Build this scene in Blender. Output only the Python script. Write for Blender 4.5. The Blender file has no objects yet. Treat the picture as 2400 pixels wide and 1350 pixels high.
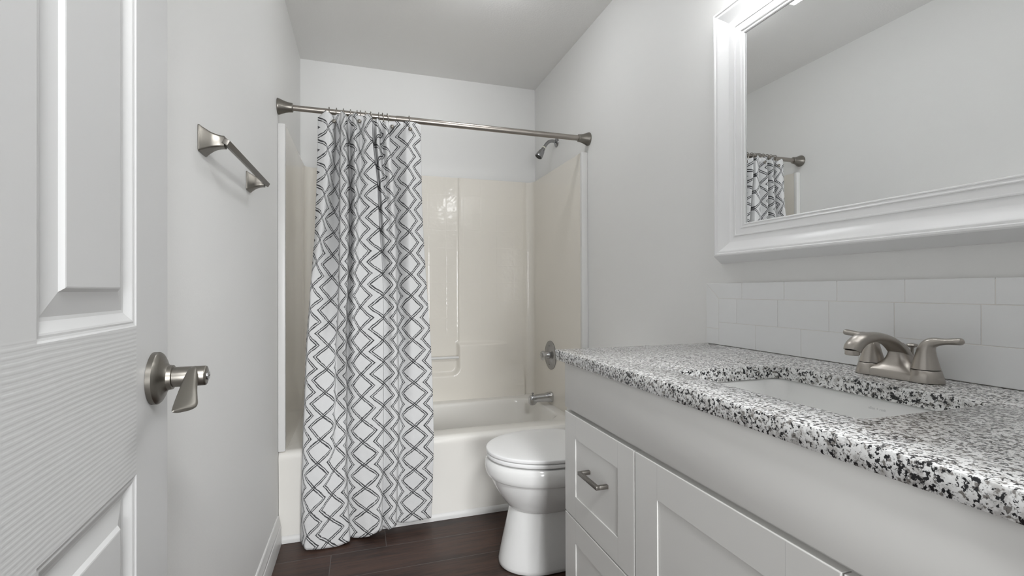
import bpy, bmesh, math, random
from mathutils import Vector, Matrix, Euler, noise as mnoise
PI = math.pi
R = math.radians
scene = bpy.context.scene
COL = scene.collection

# ------------------------------------------------------------------ camera, sky, exposure
cam_d = bpy.data.cameras.new('camera')
cam_d.sensor_fit = 'HORIZONTAL'
cam_d.sensor_width = 36.0
cam_d.lens = 1105.846 / 2400 * 36.0
cam_d.shift_y = 1.72 / 2400
cam_d.clip_start = 0.02
cam = bpy.data.objects.new('camera', cam_d)
COL.objects.link(cam)
cam.location = (0, 0, 1.0796)
cam.matrix_world = (Matrix.Translation((0, 0, 1.0796)) @ Matrix.Rotation(R(-17.649), 4, 'Z')
                    @ Matrix.Rotation(R(90 + 0.1778), 4, 'X') @ Matrix.Rotation(R(-0.1435), 4, 'Z'))
scene.camera = cam

world = bpy.data.worlds.new('world')
scene.world = world
world.use_nodes = True
bg = world.node_tree.nodes['Background']
bg.inputs['Color'].default_value = (0.98, 0.99, 1.0, 1)      # daylight of the hall reaching in through the doorway
bg.inputs['Strength'].default_value = 0.25

hall = bpy.data.lights.new('hall_fill_light', 'AREA')      # unseen fill light added behind the doorway to brighten apron and toilet
hall.shape = 'DISK'; hall.size = 0.45; hall.energy = 40; hall.color = (0.97, 0.985, 1.0)
hall_o = bpy.data.objects.new('hall_fill_light', hall)
COL.objects.link(hall_o)
hall_o.location = (0.30, -0.85, 2.38)
hall_o.rotation_euler = (R(38), 0, 0)
win = bpy.data.lights.new('rear_fill_light', 'AREA')    # unseen fill light added far behind the camera to even out the room
win.shape = 'RECTANGLE'; win.size = 1.0; win.size_y = 1.4; win.energy = 98; win.color = (0.97, 0.985, 1.0)
rear_fill_o = bpy.data.objects.new('rear_fill_light', win)
COL.objects.link(rear_fill_o)
rear_fill_o.location = (0.15, -2.6, 1.1)
rear_fill_o.rotation_euler = (R(90), 0, 0)

LAMP_STRENGTH = 13.5            # vanity light bar over the mirror
CEILING_LAMP_STRENGTH = 27.5    # dome lamp on the ceiling
scene.view_settings.view_transform = 'Standard'
scene.view_settings.look = 'None'
scene.view_settings.gamma = 1.0
scene.view_settings.exposure = -0.04
scene.view_settings.use_curve_mapping = False

# ------------------------------------------------------------------ room measures (metres)
XL, XR = -0.342, 1.123          # left and right wall
YB, YF = 3.0078, 0.03           # back wall, front (door) wall
ZC = 2.44                       # ceiling
YT = 2.222                      # face of the tub and shower unit
RIM = 0.39                      # tub rim
ZS = 1.797                      # top of the shower surround

# ------------------------------------------------------------------ material helpers
class NT:
    def __init__(self, name):
        self.m = bpy.data.materials.new(name)
        self.m.use_nodes = True
        self.t = self.m.node_tree
        self.t.nodes.clear()
        self.out = self.t.nodes.new('ShaderNodeOutputMaterial')
        self.b = self.t.nodes.new('ShaderNodeBsdfPrincipled')
        self.t.links.new(self.b.outputs[0], self.out.inputs[0])
    def put(self, sock, v):
        if isinstance(v, bpy.types.NodeSocket):
            self.t.links.new(v, sock)
        elif isinstance(v, (tuple, list)) and len(v) == 3 and sock.type == 'RGBA':
            sock.default_value = (*v, 1)
        else:
            sock.default_value = v
    def set(self, **k):
        for a, v in k.items():
            self.put(self.b.inputs[a.replace('_', ' ')], v)
        return self
    def node(self, typ, **k):
        n = self.t.nodes.new(typ)
        for a, v in k.items():
            setattr(n, a, v)
        return n
    def math(self, op, a, b=None, c=None, clamp=False):
        n = self.node('ShaderNodeMath', operation=op, use_clamp=clamp)
        self.put(n.inputs[0], a)
        if b is not None: self.put(n.inputs[1], b)
        if c is not None: self.put(n.inputs[2], c)
        return n.outputs[0]
    def add(self, a, b): return self.math('ADD', a, b)
    def sub(self, a, b): return self.math('SUBTRACT', a, b)
    def mul(self, a, b): return self.math('MULTIPLY', a, b)
    def div(self, a, b): return self.math('DIVIDE', a, b)
    def mn(self, a, b): return self.math('MINIMUM', a, b)
    def mx(self, a, b): return self.math('MAXIMUM', a, b)
    def ab(self, a): return self.math('ABSOLUTE', a)
    def step(self, v, lo, hi, a=0.0, b=1.0):
        n = self.node('ShaderNodeMapRange', interpolation_type='SMOOTHSTEP')
        self.put(n.inputs[0], v); self.put(n.inputs[1], lo); self.put(n.inputs[2], hi)
        self.put(n.inputs[3], a); self.put(n.inputs[4], b)
        return n.outputs[0]
    def coord(self, which='Object'):
        return self.node('ShaderNodeTexCoord').outputs[which]
    def sep(self, v):
        n = self.node('ShaderNodeSeparateXYZ'); self.put(n.inputs[0], v)
        return n.outputs[0], n.outputs[1], n.outputs[2]
    def comb(self, x, y, z):
        n = self.node('ShaderNodeCombineXYZ')
        for i, v in enumerate((x, y, z)): self.put(n.inputs[i], v)
        return n.outputs[0]
    def scale(self, v, s):
        n = self.node('ShaderNodeMapping'); self.put(n.inputs[0], v)
        n.inputs['Scale'].default_value = s if isinstance(s, (tuple, list)) else (s, s, s)
        return n.outputs[0]
    def noise(self, v, s, detail=2, rough=0.5, out=0, dist=0.0):
        n = self.node('ShaderNodeTexNoise'); self.put(n.inputs['Vector'], v)
        n.inputs['Scale'].default_value = s; n.inputs['Detail'].default_value = detail
        n.inputs['Roughness'].default_value = rough; n.inputs['Distortion'].default_value = dist
        return n.outputs[out]
    def voronoi(self, v, s, feature='F1', out='Distance', rnd=1.0):
        n = self.node('ShaderNodeTexVoronoi', feature=feature); self.put(n.inputs['Vector'], v)
        n.inputs['Scale'].default_value = s; n.inputs['Randomness'].default_value = rnd
        return n.outputs[out]
    def mix(self, f, a, b):
        n = self.node('ShaderNodeMix', data_type='RGBA')
        self.put(n.inputs['Factor'], f); self.put(n.inputs[6], a); self.put(n.inputs[7], b)
        return n.outputs[2]
    def bump(self, h, strength=0.3, dist=0.001, normal=None):
        n = self.node('ShaderNodeBump'); self.put(n.inputs['Height'], h)
        n.inputs['Strength'].default_value = strength; n.inputs['Distance'].default_value = dist
        if normal is not None: self.put(n.inputs['Normal'], normal)
        return n.outputs[0]

def plain(name, c, rough=0.5, metal=0.0, **k):
    n = NT(name)
    n.set(Base_Color=c, Roughness=rough, Metallic=metal, **k)
    return n.m

def m_wall(name, c, scale=160, strength=0.12, rough=0.5):
    n = NT(name)
    p = n.coord()
    h = n.noise(p, scale, 3, 0.55)
    n.set(Base_Color=c, Roughness=rough, Normal=n.bump(h, strength, 0.002))
    n.b.inputs['Specular IOR Level'].default_value = 0.3
    return n.m

def m_metal(name, c, rough, axis=None):
    n = NT(name)
    p = n.coord()
    s = {'x': (4, 700, 700), 'y': (700, 4, 700), 'z': (700, 700, 4), None: (260, 260, 1500)}[axis]
    h = n.noise(n.scale(p, s), 1.0, 2)
    n.set(Base_Color=c, Metallic=1.0, Roughness=n.step(h, 0.2, 0.8, rough - 0.03, rough + 0.04))
    return n.m

M = {}
M['wall'] = m_wall('wall_paint', (0.86, 0.858, 0.845))
M['ceiling'] = m_wall('ceiling_paint', (0.89, 0.885, 0.87), 120, 0.6, 0.85)
M['trim'] = plain('white_trim_paint', (0.77, 0.765, 0.75), 0.35)
M['frame'] = plain('white_lacquer', (0.90, 0.90, 0.90), 0.28)
M['cabinet'] = plain('cabinet_paint', (0.745, 0.738, 0.715), 0.38)
M['nickel'] = m_metal('brushed_nickel', (0.44, 0.41, 0.375), 0.32)
M['nickel_x'] = m_metal('brushed_nickel_rod', (0.37, 0.34, 0.31), 0.34, 'x')
M['nickel_dimmed'] = m_metal('dimmed_brushed_nickel', (0.25, 0.235, 0.21), 0.35)  # brushed nickel with its colour darkened to stand in for darker reflections
M['dark_nickel'] = m_metal('dark_brushed_nickel', (0.25, 0.235, 0.215), 0.40)
M['chrome'] = plain('chrome', (0.55, 0.55, 0.56), 0.09, 1.0)
M['dull_chrome'] = plain('dull_chrome', (0.34, 0.34, 0.345), 0.22, 1.0)
M['black'] = plain('dark_gap', (0.02, 0.02, 0.02), 0.6)
M['porcelain'] = plain('porcelain', (0.90, 0.90, 0.885), 0.10, 0.0)
M['seat'] = plain('seat_plastic', (0.94, 0.94, 0.935), 0.30)
M['tub'] = plain('tub_gelcoat', (0.84, 0.82, 0.775), 0.16)
M['mirror'] = plain('mirror_silver', (0.86, 0.87, 0.87), 0.0, 1.0)
M['grey_mark'] = plain('grey_print', (0.50, 0.50, 0.50), 0.5)
M['white_tape'] = plain('thread_tape', (0.8, 0.78, 0.66), 0.6)

def m_surround():
    n = NT('surround_gelcoat')
    geo = n.node('ShaderNodeNewGeometry')
    x, y, z = n.sep(geo.outputs['Position'])
    nx, ny, nz = n.sep(geo.outputs['Normal'])
    side = n.step(n.ab(nx), 0.5, 0.8)
    u = n.add(n.mul(n.sub(x, 0.397), n.sub(1.0, side)), n.mul(n.sub(y, 2.27), side))
    fu = n.ab(n.sub(n.math('FRACT', n.add(n.div(u, 0.1115), 10.0)), 0.5))
    fz = n.ab(n.sub(n.math('FRACT', n.add(n.div(n.sub(z, 1.797), 0.1117), 30.0)), 0.5))
    g = n.mx(fu, fz)                       # 0.5 on a joint
    joint = n.step(g, 0.455, 0.49)
    high = n.step(z, 0.74, 0.80)
    wav = n.noise(n.comb(x, y, z), 34, 1.5, 0.5)
    h = n.mul(n.mul(n.sub(n.mul(wav, 1.0), n.mul(joint, 0.22)), high), n.sub(1.0, side))
    n.set(Base_Color=(0.845, 0.808, 0.738), Roughness=0.09, Normal=n.bump(h, 0.30, 0.0035))
    return n.m
M['surround'] = m_surround()

def m_granite():
    n = NT('speckled_granite')
    p = n.coord()
    warp = n.noise(p, 60, 2, 0.5, out=1)
    pw = n.node('ShaderNodeVectorMath', operation='MULTIPLY_ADD')
    n.put(pw.inputs[0], warp); pw.inputs[1].default_value = (0.005, 0.005, 0.005); n.put(pw.inputs[2], p)
    q = pw.outputs[0]
    grey = n.noise(q, 62, 3, 0.6)
    big = n.noise(q, 26, 2, 0.5)
    spk = n.add(n.noise(q, 185, 3, 0.6), n.mul(n.sub(big, 0.5), 0.16))
    fine = n.noise(n.scale(q, 1.0), 330, 2, 0.55)
    base = n.mix(n.step(grey, 0.47, 0.66), (0.84, 0.84, 0.83), (0.55, 0.54, 0.525))
    base = n.mix(n.step(n.noise(q, 120, 3, 0.6), 0.54, 0.62), base, (0.23, 0.215, 0.20))
    base = n.mix(n.mul(n.step(fine, 0.60, 0.68), 0.6), base, (0.16, 0.16, 0.16))
    base = n.mix(n.step(spk, 0.526, 0.580), base, (0.020, 0.020, 0.022))
    n.set(Base_Color=base, Roughness=0.16)
    return n.m
M['granite'] = m_granite()

def m_floor():
    n = NT('dark_wood_planks')
    x, y, z = n.sep(n.coord())
    rowf = n.div(n.sub(y, 2.063), 0.178)
    row = n.math('FLOOR', n.add(rowf, 40.0))
    fy = n.math('FRACT', n.add(rowf, 40.0))
    shift = n.mul(row, 0.2177)
    xs = n.div(n.sub(n.sub(x, 0.097), n.mul(n.sub(row, 40.0), 0.2177)), 1.22)
    fx = n.math('FRACT', n.add(xs, 40.0))
    pid = n.add(n.mul(row, 7.13), n.math('FLOOR', n.add(xs, 40.0)))
    ey = n.mul(n.mn(fy, n.sub(1.0, fy)), 0.178)
    ex = n.mul(n.mn(fx, n.sub(1.0, fx)), 1.22)
    gap = n.step(n.mn(ex, ey), 0.0008, 0.0022, 1.0, 0.0)
    v = n.comb(n.add(x, n.mul(pid, 3.7)), y, pid)
    g1 = n.noise(n.scale(v, (4.0, 60, 1)), 1.0, 6, 0.68, dist=0.8)
    g2 = n.noise(n.scale(v, (9, 170, 1)), 1.0, 3, 0.6)
    g3 = n.noise(n.scale(v, (1.6, 7, 1)), 1.0, 2, 0.5)
    f = n.add(n.add(n.mul(g1, 0.6), n.mul(g2, 0.25)), n.mul(g3, 0.35))
    c = n.mix(n.step(f, 0.42, 0.78), (0.012, 0.0062, 0.0048), (0.088, 0.046, 0.033))
    c = n.mix(gap, c, (0.10, 0.085, 0.078))
    n.set(Base_Color=c, Roughness=n.step(g1, 0.3, 0.7, 0.42, 0.54), Normal=n.bump(n.sub(n.mul(f, 0.5), gap), 0.15, 0.001))
    return n.m
M['floor'] = m_floor()

def m_door():
    n = NT('door_paint')
    x, y, z = n.sep(n.coord())                     # y runs from the hinge to the free edge, z up
    rail = n.mul(n.mul(n.step(z, 0.846, 0.851), n.step(z, 1.037, 1.042, 1.0, 0.0)), n.step(y, 0.636, 0.642, 1.0, 0.0))
    wob = n.noise(n.comb(0.0, n.mul(y, 4.0), n.mul(z, 14.0)), 1.0, 2, 0.5)
    zz = n.add(z, n.mul(wob, 0.010))
    band = n.math('SINE', n.mul(zz, 1150.0))
    brk = n.noise(n.comb(0.0, n.mul(y, 14.0), n.mul(zz, 90.0)), 1.0, 2, 0.5)
    hor = n.mul(n.step(n.add(n.mul(band, 0.5), brk), 0.1, 1.0), 1.0)
    ver = n.noise(n.comb(0.0, n.mul(y, 150.0), n.mul(z, 4.0)), 1.0, 3, 0.6)
    h = n.add(n.mul(hor, rail), n.mul(n.mul(ver, 0.18), n.sub(1.0, rail)))
    n.set(Base_Color=(0.64, 0.64, 0.635), Roughness=0.40, Normal=n.bump(h, 0.11, 0.0010))
    return n.m
M['door'] = m_door()

def m_tiles():
    n = NT('white_glazed_tile')
    p = n.coord()
    n.set(Base_Color=(0.88, 0.885, 0.885), Roughness=0.12, Normal=n.bump(n.noise(p, 14, 1), 0.05, 0.004))
    return n.m
M['tile'] = m_tiles()
M['grout'] = plain('grout', (0.82, 0.80, 0.765), 0.8)

def m_curtain():
    """White cotton with hand-printed double zigzag lines that cross into chains of diamonds."""
    n = NT('printed_curtain_cotton')
    u, v, _ = n.sep(n.coord('UV'))
    u = n.sub(u, 2.0)                              # stored with +2
    p = n.comb(n.mul(u, 0.089), n.mul(v, 0.098), 0.0)
    wob = n.mul(n.sub(n.noise(p, 28, 2, 0.5), 0.5), 0.0065)
    wob2 = n.mul(n.sub(n.noise(n.scale(p, (1.0, 1.0, 1.0)), 70, 2, 0.5), 0.5), 0.0022)
    k0 = n.math('FLOOR', u)
    ALPHA = 0.545
    best_a, best_b = None, None
    for dk in (0, 1):
        k = n.add(k0, float(dk))
        ph = n.mul(n.add(k, 1.0), 0.5)             # neighbouring chains sit half a diamond apart
        w = n.add(v, ph)
        # triangle wave of period 2 with zeros at the integers
        t = n.sub(n.mul(n.ab(n.sub(n.math('FRACT', n.add(n.mul(w, 0.5), 0.25)), 0.5)), 4.0), 1.0)
        for sgn in (1.0, -1.0):
            d = n.mul(n.sub(n.sub(u, k), n.mul(t, ALPHA * sgn)), 0.089 * 0.72)
            d = n.add(d, n.add(wob, wob2))
            d = n.mul(d, sgn)
            ea = n.ab(n.sub(d, 0.0037))
            eb = n.ab(n.add(d, 0.0038))
            best_a = ea if best_a is None else n.mn(best_a, ea)
            best_b = eb if best_b is None else n.mn(best_b, eb)
    wn = n.noise(n.comb(n.mul(u, 1.2), n.mul(v, 1.1), 3.0), 1.6, 2, 0.5)
    wa = n.step(wn, 0.3, 0.7, 0.0015, 0.0027)
    wb = n.step(wn, 0.3, 0.7, 0.0025, 0.0014)
    ink_a = n.step(n.sub(best_a, wa), -0.0005, 0.0005, 1.0, 0.0)
    ink_b = n.step(n.sub(best_b, wb), -0.0004, 0.0005, 1.0, 0.0)
    ink = n.mx(ink_a, ink_b)
    rub = n.noise(p, 330, 3, 0.65)
    rub2 = n.noise(p, 90, 2, 0.5)
    keep = n.step(n.add(n.mul(rub, 0.65), n.mul(rub2, 0.45)), 0.40, 0.50)
    ink = n.mul(ink, n.add(0.25, n.mul(keep, 0.75)))
    col = n.mix(ink, (0.665, 0.665, 0.665), (0.055, 0.055, 0.058))
    wv = n.node('ShaderNodeTexVoronoi'); n.put(wv.inputs['Vector'], n.scale(p, (1, 1.5, 1))); wv.inputs['Scale'].default_value = 260
    h = n.add(wv.outputs['Distance'], n.mul(n.noise(p, 45, 3), 1.3))
    n.set(Base_Color=col, Roughness=0.85, Normal=n.bump(h, 0.30, 0.0012))
    n.b.inputs['Specular IOR Level'].default_value = 0.15
    return n.m
M['curtain'] = m_curtain()

def m_emit(name, c, s):
    n = NT(name)
    n.set(Base_Color=(0.9, 0.9, 0.9), Emission_Color=c, Emission_Strength=s, Roughness=0.5)
    return n.m
M['lamp'] = m_emit('lit_frosted_diffuser', (0.98, 0.99, 1.0), LAMP_STRENGTH)
M['ceiling_lamp'] = m_emit('lit_frosted_dome', (0.96, 0.98, 1.0), CEILING_LAMP_STRENGTH)

# ------------------------------------------------------------------ mesh helpers
def finish(bm, name, mats, parent=None, smooth=True, angle=35, loc=None, rot=None):
    bmesh.ops.recalc_face_normals(bm, faces=bm.faces)
    me = bpy.data.meshes.new(name)
    bm.to_mesh(me); bm.free()
    for m in (mats if isinstance(mats, (list, tuple)) else [mats]):
        me.materials.append(m)
    if smooth:
        for p in me.polygons: p.use_smooth = True
        me.set_sharp_from_angle(angle=R(angle))
    o = bpy.data.objects.new(name, me)
    COL.objects.link(o)
    if parent is not None: o.parent = parent
    if loc is not None: o.location = loc
    if rot is not None: o.rotation_euler = rot
    return o

def NB(): return bmesh.new()

def box(bm, lo, hi, bevel=0.0, seg=2, mat=0):
    b = bmesh.new()
    vs = [b.verts.new((x, y, z)) for x in (lo[0], hi[0]) for y in (lo[1], hi[1]) for z in (lo[2], hi[2])]
    for f in ((0, 1, 3, 2), (4, 6, 7, 5), (0, 4, 5, 1), (2, 3, 7, 6), (0, 2, 6, 4), (1, 5, 7, 3)):
        b.faces.new([vs[i] for i in f])
    bmesh.ops.recalc_face_normals(b, faces=b.faces)
    if bevel > 0:
        bmesh.ops.bevel(b, geom=list(b.edges), offset=bevel, segments=seg, profile=0.5, affect='EDGES')
    merge(bm, b, mat)

def merge(bm, b, mat=0, mtx=None):
    if mtx is not None: bmesh.ops.transform(b, matrix=mtx, verts=b.verts)
    mp = {v: bm.verts.new(v.co) for v in b.verts}
    for f in b.faces:
        try:
            nf = bm.faces.new([mp[v] for v in f.verts]); nf.material_index = mat
        except ValueError: pass
    b.free()

def loft(bm, rings, cap0=True, cap1=True, closed=True, mat=0):
    """rings: lists of points of equal length."""
    vr = [[bm.verts.new(p) for p in r] for r in rings]
    n = len(vr[0])
    for a, b in zip(vr, vr[1:]):
        for i in range(n if closed else n - 1):
            j = (i + 1) % n
            try:
                f = bm.faces.new((a[i], a[j], b[j], b[i])); f.material_index = mat
            except ValueError: pass
    if cap0: bm.faces.new(vr[0][::-1]).material_index = mat
    if cap1: bm.faces.new(vr[-1]).material_index = mat
    return vr

def frame_mtx(origin, zdir, xhint=(0, 0, 1)):
    z = Vector(zdir).normalized(); x = Vector(xhint)
    if abs(z.dot(x.normalized())) > 0.98: x = Vector((1, 0, 0)) if abs(z.x) < 0.9 else Vector((0, 1, 0))
    x = (x - z * x.dot(z)).normalized(); y = z.cross(x)
    m = Matrix((x, y, z)).transposed().to_4x4(); m.translation = Vector(origin)
    return m

def lathe(bm, prof, origin, axis, seg=32, mat=0, cap0=True, cap1=True):
    """prof: (radius, distance along the axis)."""
    m = frame_mtx(origin, axis)
    rings = []
    for r, h in prof:
        rings.append([m @ Vector((r * math.cos(2 * PI * i / seg), r * math.sin(2 * PI * i / seg), h)) for i in range(seg)])
    loft(bm, rings, cap0, cap1, mat=mat)

def tube(bm, pts, rad, seg=16, mat=0, cap=True):
    pts = [Vector(p) for p in pts]
    n = len(pts)
    rads = rad if isinstance(rad, (list, tuple)) else [rad] * n
    t0 = (pts[1] - pts[0]).normalized()
    up = Vector((0, 0, 1)) if abs(t0.z) < 0.9 else Vector((1, 0, 0))
    x = (up - t0 * up.dot(t0)).normalized()
    rings = []
    for i, p in enumerate(pts):
        t = (pts[min(i + 1, n - 1)] - pts[max(i - 1, 0)]).normalized()
        x = (x - t * x.dot(t)).normalized(); y = t.cross(x)
        rings.append([p + (x * math.cos(2 * PI * k / seg) + y * math.sin(2 * PI * k / seg)) * rads[i] for k in range(seg)])
    loft(bm, rings, cap, cap, mat=mat)

def catmull(pts, n):
    """n points on a smooth curve through pts (tuples of any length)."""
    out = []; m = len(pts) - 1
    for k in range(n):
        t = k / (n - 1) * m; i = min(int(t), m - 1); f = t - i
        p = [pts[max(i - 1, 0)], pts[i], pts[i + 1], pts[min(i + 2, m)]]
        out.append(tuple(0.5 * (2 * b + (c - a) * f + (2 * a - 5 * b + 4 * c - d) * f * f + (3 * b - a - 3 * c + d) * f ** 3)
                         for a, b, c, d in zip(*p)))
    return out

def rrect(x0, x1, y0, y1, r, z, n=8):
    pts = []
    for cx, cy, a0 in ((x1 - r, y1 - r, 0), (x0 + r, y1 - r, 90), (x0 + r, y0 + r, 180), (x1 - r, y0 + r, 270)):
        for i in range(n + 1):
            a = R(a0 + 90 * i / n)
            pts.append((cx + r * math.cos(a), cy + r * math.sin(a), z))
    return pts

def prism(bm, poly, axis, a0, a1, bevel=0, seg=2, mat=0):
    """poly in the other two axes (cyclic order), extruded along axis."""
    b = bmesh.new()
    def P(p, a): return {'x': (a, p[0], p[1]), 'y': (p[0], a, p[1]), 'z': (p[0], p[1], a)}[axis]
    loft(b, [[P(p, a0) for p in poly], [P(p, a1) for p in poly]])
    bmesh.ops.recalc_face_normals(b, faces=b.faces)
    if bevel: bmesh.ops.bevel(b, geom=list(b.edges), offset=bevel, segments=seg, profile=0.5, affect='EDGES')
    merge(bm, b, mat)

def tag(o, label, cat, group=None, kind=None):
    o['label'] = label; o['category'] = cat
    if group: o['group'] = group
    if kind: o['kind'] = kind
    return o

def thing(name, label, cat, loc=(0, 0, 0), group=None, rotz=0.0):
    o = bpy.data.objects.new(name, None)
    o.empty_display_size = 0.05
    COL.objects.link(o)
    o.location = loc; o.rotation_euler = (0, 0, rotz)
    return tag(o, label, cat, group)

def part(name, bm, mats, root, label=None, **k):
    """bm is written in room coordinates; the part hangs under root at root's origin."""
    p = root; off = Vector((0, 0, 0))
    while p is not None:
        off += Vector(p.location); p = p.parent
    bmesh.ops.translate(bm, vec=-off, verts=bm.verts)
    o = finish(bm, name, mats, root, **k)
    if label: o['label'] = label
    return o

def single(name, bm, mats, label, cat, origin, group=None, kind=None, **k):
    bmesh.ops.translate(bm, vec=-Vector(origin), verts=bm.verts)
    o = finish(bm, name, mats, None, loc=origin, **k)
    return tag(o, label, cat, group, kind)

# ================================================================== the room
def struct(name, bm, m, label, cat, **k):
    o = finish(bm, name, m, None, **k)
    return tag(o, label, cat, None, 'structure')

T = 0.11
bm = NB(); box(bm, (XL - T, -1.6, -0.08), (XR + T, YB + T, 0.0))
struct('floor', bm, M['floor'], 'dark brown wood plank floor of the bathroom', 'floor')
bm = NB(); box(bm, (XL - T, YF - T, ZC), (XR + T, YB + T, ZC + 0.1))
struct('ceiling', bm, M['ceiling'], 'flat light grey textured ceiling', 'ceiling')
bm = NB(); box(bm, (XL - T, YF - T, 0.0), (XL, YB + T, ZC))
struct('wall_left', bm, M['wall'], 'light grey painted wall behind the open door and towel bar', 'wall')
bm = NB(); box(bm, (XR, YF - T, 0.0), (XR + T, YB + T, ZC))
struct('wall_right', bm, M['wall'], 'light grey painted wall carrying the mirror', 'wall')
bm = NB(); box(bm, (XL, YB, 0.0), (XR, YB + T, ZC))
struct('wall_back', bm, M['wall'], 'light grey painted wall above the back of the shower', 'wall')
DX0, DX1, DH = -0.232, 0.538, 2.045
bm = NB()
box(bm, (XL, YF - T, 0.0), (DX0 - 0.002, YF, ZC)); box(bm, (DX1 + 0.002, YF - T, 0.0), (XR, YF, ZC))
box(bm, (DX0 - 0.002, YF - T, DH), (DX1 + 0.002, YF, ZC))
struct('wall_front', bm, M['wall'], 'light grey wall with the doorway', 'wall')

def base_profile(h=0.125, t=0.014):
    return [(0, 0), (t, 0), (t, h * 0.60), (t * 0.92, h * 0.63), (t * 0.80, h * 0.645), (t * 0.80, h * 0.74), (t * 0.70, h * 0.77),
            (t * 0.62, h * 0.84), (t * 0.45, h * 0.90), (t * 0.40, h * 0.97), (t * 0.25, h), (0, h)]
bm = NB(); prism(bm, [(XL + a, z) for a, z in base_profile()], 'y', YF + 0.001, YT - 0.010)
struct('baseboard_left', bm, M['trim'], 'white moulded baseboard along the left wall', 'baseboard', angle=20)
bm = NB(); prism(bm, [(XR - a, z) for a, z in base_profile()], 'y', 1.335, YT - 0.012)
struct('baseboard_right', bm, M['trim'], 'white moulded baseboard behind the toilet', 'baseboard', angle=20)
bm = NB()
box(bm, (DX1 - 0.004, YF + 0.0005, 0.0), (DX1 + 0.044, YF + 0.012, DH + 0.05), 0.002)
box(bm, (DX0 - 0.05, YF + 0.0005, DH), (DX1 + 0.044, YF + 0.012, DH + 0.05), 0.002)
struct('trim_1', bm, M['trim'], 'white casing around the doorway', 'trim')

# ------------------------------------------------------------------ the open six-panel door
DW, DTH, DZ0, DZ1 = 0.76, 0.035, 0.012, 2.032
def door_mesh():
    bm = NB()
    ys = [0, 0.12, 0.335, 0.425, 0.64, DW]
    zs = [DZ0, 0.24, 0.852, 1.036, 1.60, 1.71, 1.92, DZ1]
    prof = [(0, 0), (0.0018, -0.0012), (0.0040, -0.0019), (0.0062, -0.0016), (0.0080, -0.0022), (0.0125, -0.0052), (0.0175, -0.0078), (0.0210, -0.0084),
            (0.0430, -0.0044), (0.0465, -0.0007), (0.0480, -0.0003)]
    for i in range(5):
        for j in range(7):
            y0, y1, z0, z1 = ys[i], ys[i + 1], zs[j], zs[j + 1]
            if i in (1, 3) and j in (1, 3, 5):
                rings = [[(d, y0 + a, z0 + a), (d, y1 - a, z0 + a), (d, y1 - a, z1 - a), (d, y0 + a, z1 - a)] for a, d in prof]
                loft(bm, rings, cap0=False, cap1=True)
            else:
                bm.faces.new([bm.verts.new(p) for p in ((0, y0, z0), (0, y1, z0), (0, y1, z1), (0, y0, z1))])
    bmesh.ops.remove_doubles(bm, verts=bm.verts, dist=1e-5)
    b = bmesh.new()
    box(b, (-DTH, 0.0, DZ0), (-0.0115, DW, DZ1))
    merge(bm, b)
    for (a0, a1), (c0, c1) in (((0, DZ0), (DW, DZ0)), ((DW, DZ0), (DW, DZ1)), ((DW, DZ1), (0, DZ1)), ((0, DZ1), (0, DZ0))):
        bm.faces.new([bm.verts.new(p) for p in ((0.0, a0, a1), (0.0, c0, c1), (-0.0116, c0, c1), (-0.0116, a0, a1))])
    bmesh.ops.remove_doubles(bm, verts=bm.verts, dist=1e-5)
    return bm
door = finish(door_mesh(), 'door_1', M['door'], None, angle=12, loc=(-0.2286, 0.0634, 0), rot=(0, 0, R(3.5)))
tag(door, 'white six-panel door standing open against the left wall', 'door', None, 'structure')
# handle, in door coordinates: x out of the door face, y from the hinge, z up
HY, HZ = DW - 0.059, 0.9605
bm = NB()
lathe(bm, [(0.0355, 0.0), (0.0355, 0.006), (0.0335, 0.0085), (0.028, 0.0115), (0.0205, 0.014), (0.0172, 0.0175), (0.0165, 0.0225), (0.0150, 0.0232)],
      (0.0003, HY, HZ), (1, 0, 0), 48)
rose = finish(bm, 'door_handle', M['nickel_dimmed'], door)
rose['label'] = 'brushed nickel lever handle'
bm = NB()
lathe(bm, [(0.0138, 0.0225), (0.0138, 0.0600), (0.0130, 0.0620), (0.0118, 0.0625)], (0.0003, HY, HZ), (1, 0, 0), 32)
secs = [  # y offset towards the hinge, centre x, half width (x), centre z, half thickness
    (0.006, 0.0475, 0.0062, 0.0012, 0.0122), (-0.008, 0.0477, 0.0066, 0.0020, 0.0112), (-0.022, 0.0484, 0.0078, -0.0015, 0.0075),
    (-0.042, 0.0500, 0.0092, -0.0115, 0.0040), (-0.058, 0.0520, 0.0106, -0.0200, 0.0030), (-0.072, 0.0540, 0.0112, -0.0265, 0.0027),
    (-0.079, 0.0535, 0.0095, -0.0290, 0.0026), (-0.083, 0.0515, 0.0050, -0.0295, 0.0022)]
secs = catmull(secs, 28)
rings = []
for dy, cx, hw, cz, ht in secs:
    ring = []
    for k in range(20):
        a = 2 * PI * k / 20
        ca, sa = math.cos(a), math.sin(a)
        sx = math.copysign(abs(ca) ** 0.75, ca); sz = math.copysign(abs(sa) ** 0.8, sa)
        # the outer edge trails behind the inner one, so the blade ends on a slant
        ring.append((cx + hw * sx, HY + dy + 1.05 * hw * sx * (min(0, dy) / -0.083), HZ + cz + ht * sz - 0.08 * hw * sx))
    rings.append(ring)
loft(bm, rings)
finish(bm, 'lever', M['nickel_dimmed'], rose, angle=50)
bm = NB()
lathe(bm, [(0.0060, 0.0), (0.0060, 0.0022), (0.0048, 0.0030)], (0.0626, HY, HZ), (1, 0, 0), 24)
box(bm, (0.0655, HY - 0.0035, HZ - 0.0006), (0.0658, HY + 0.0035, HZ + 0.0006), mat=1)
finish(bm, 'privacy_button', [M['chrome'], M['black']], rose)
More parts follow.
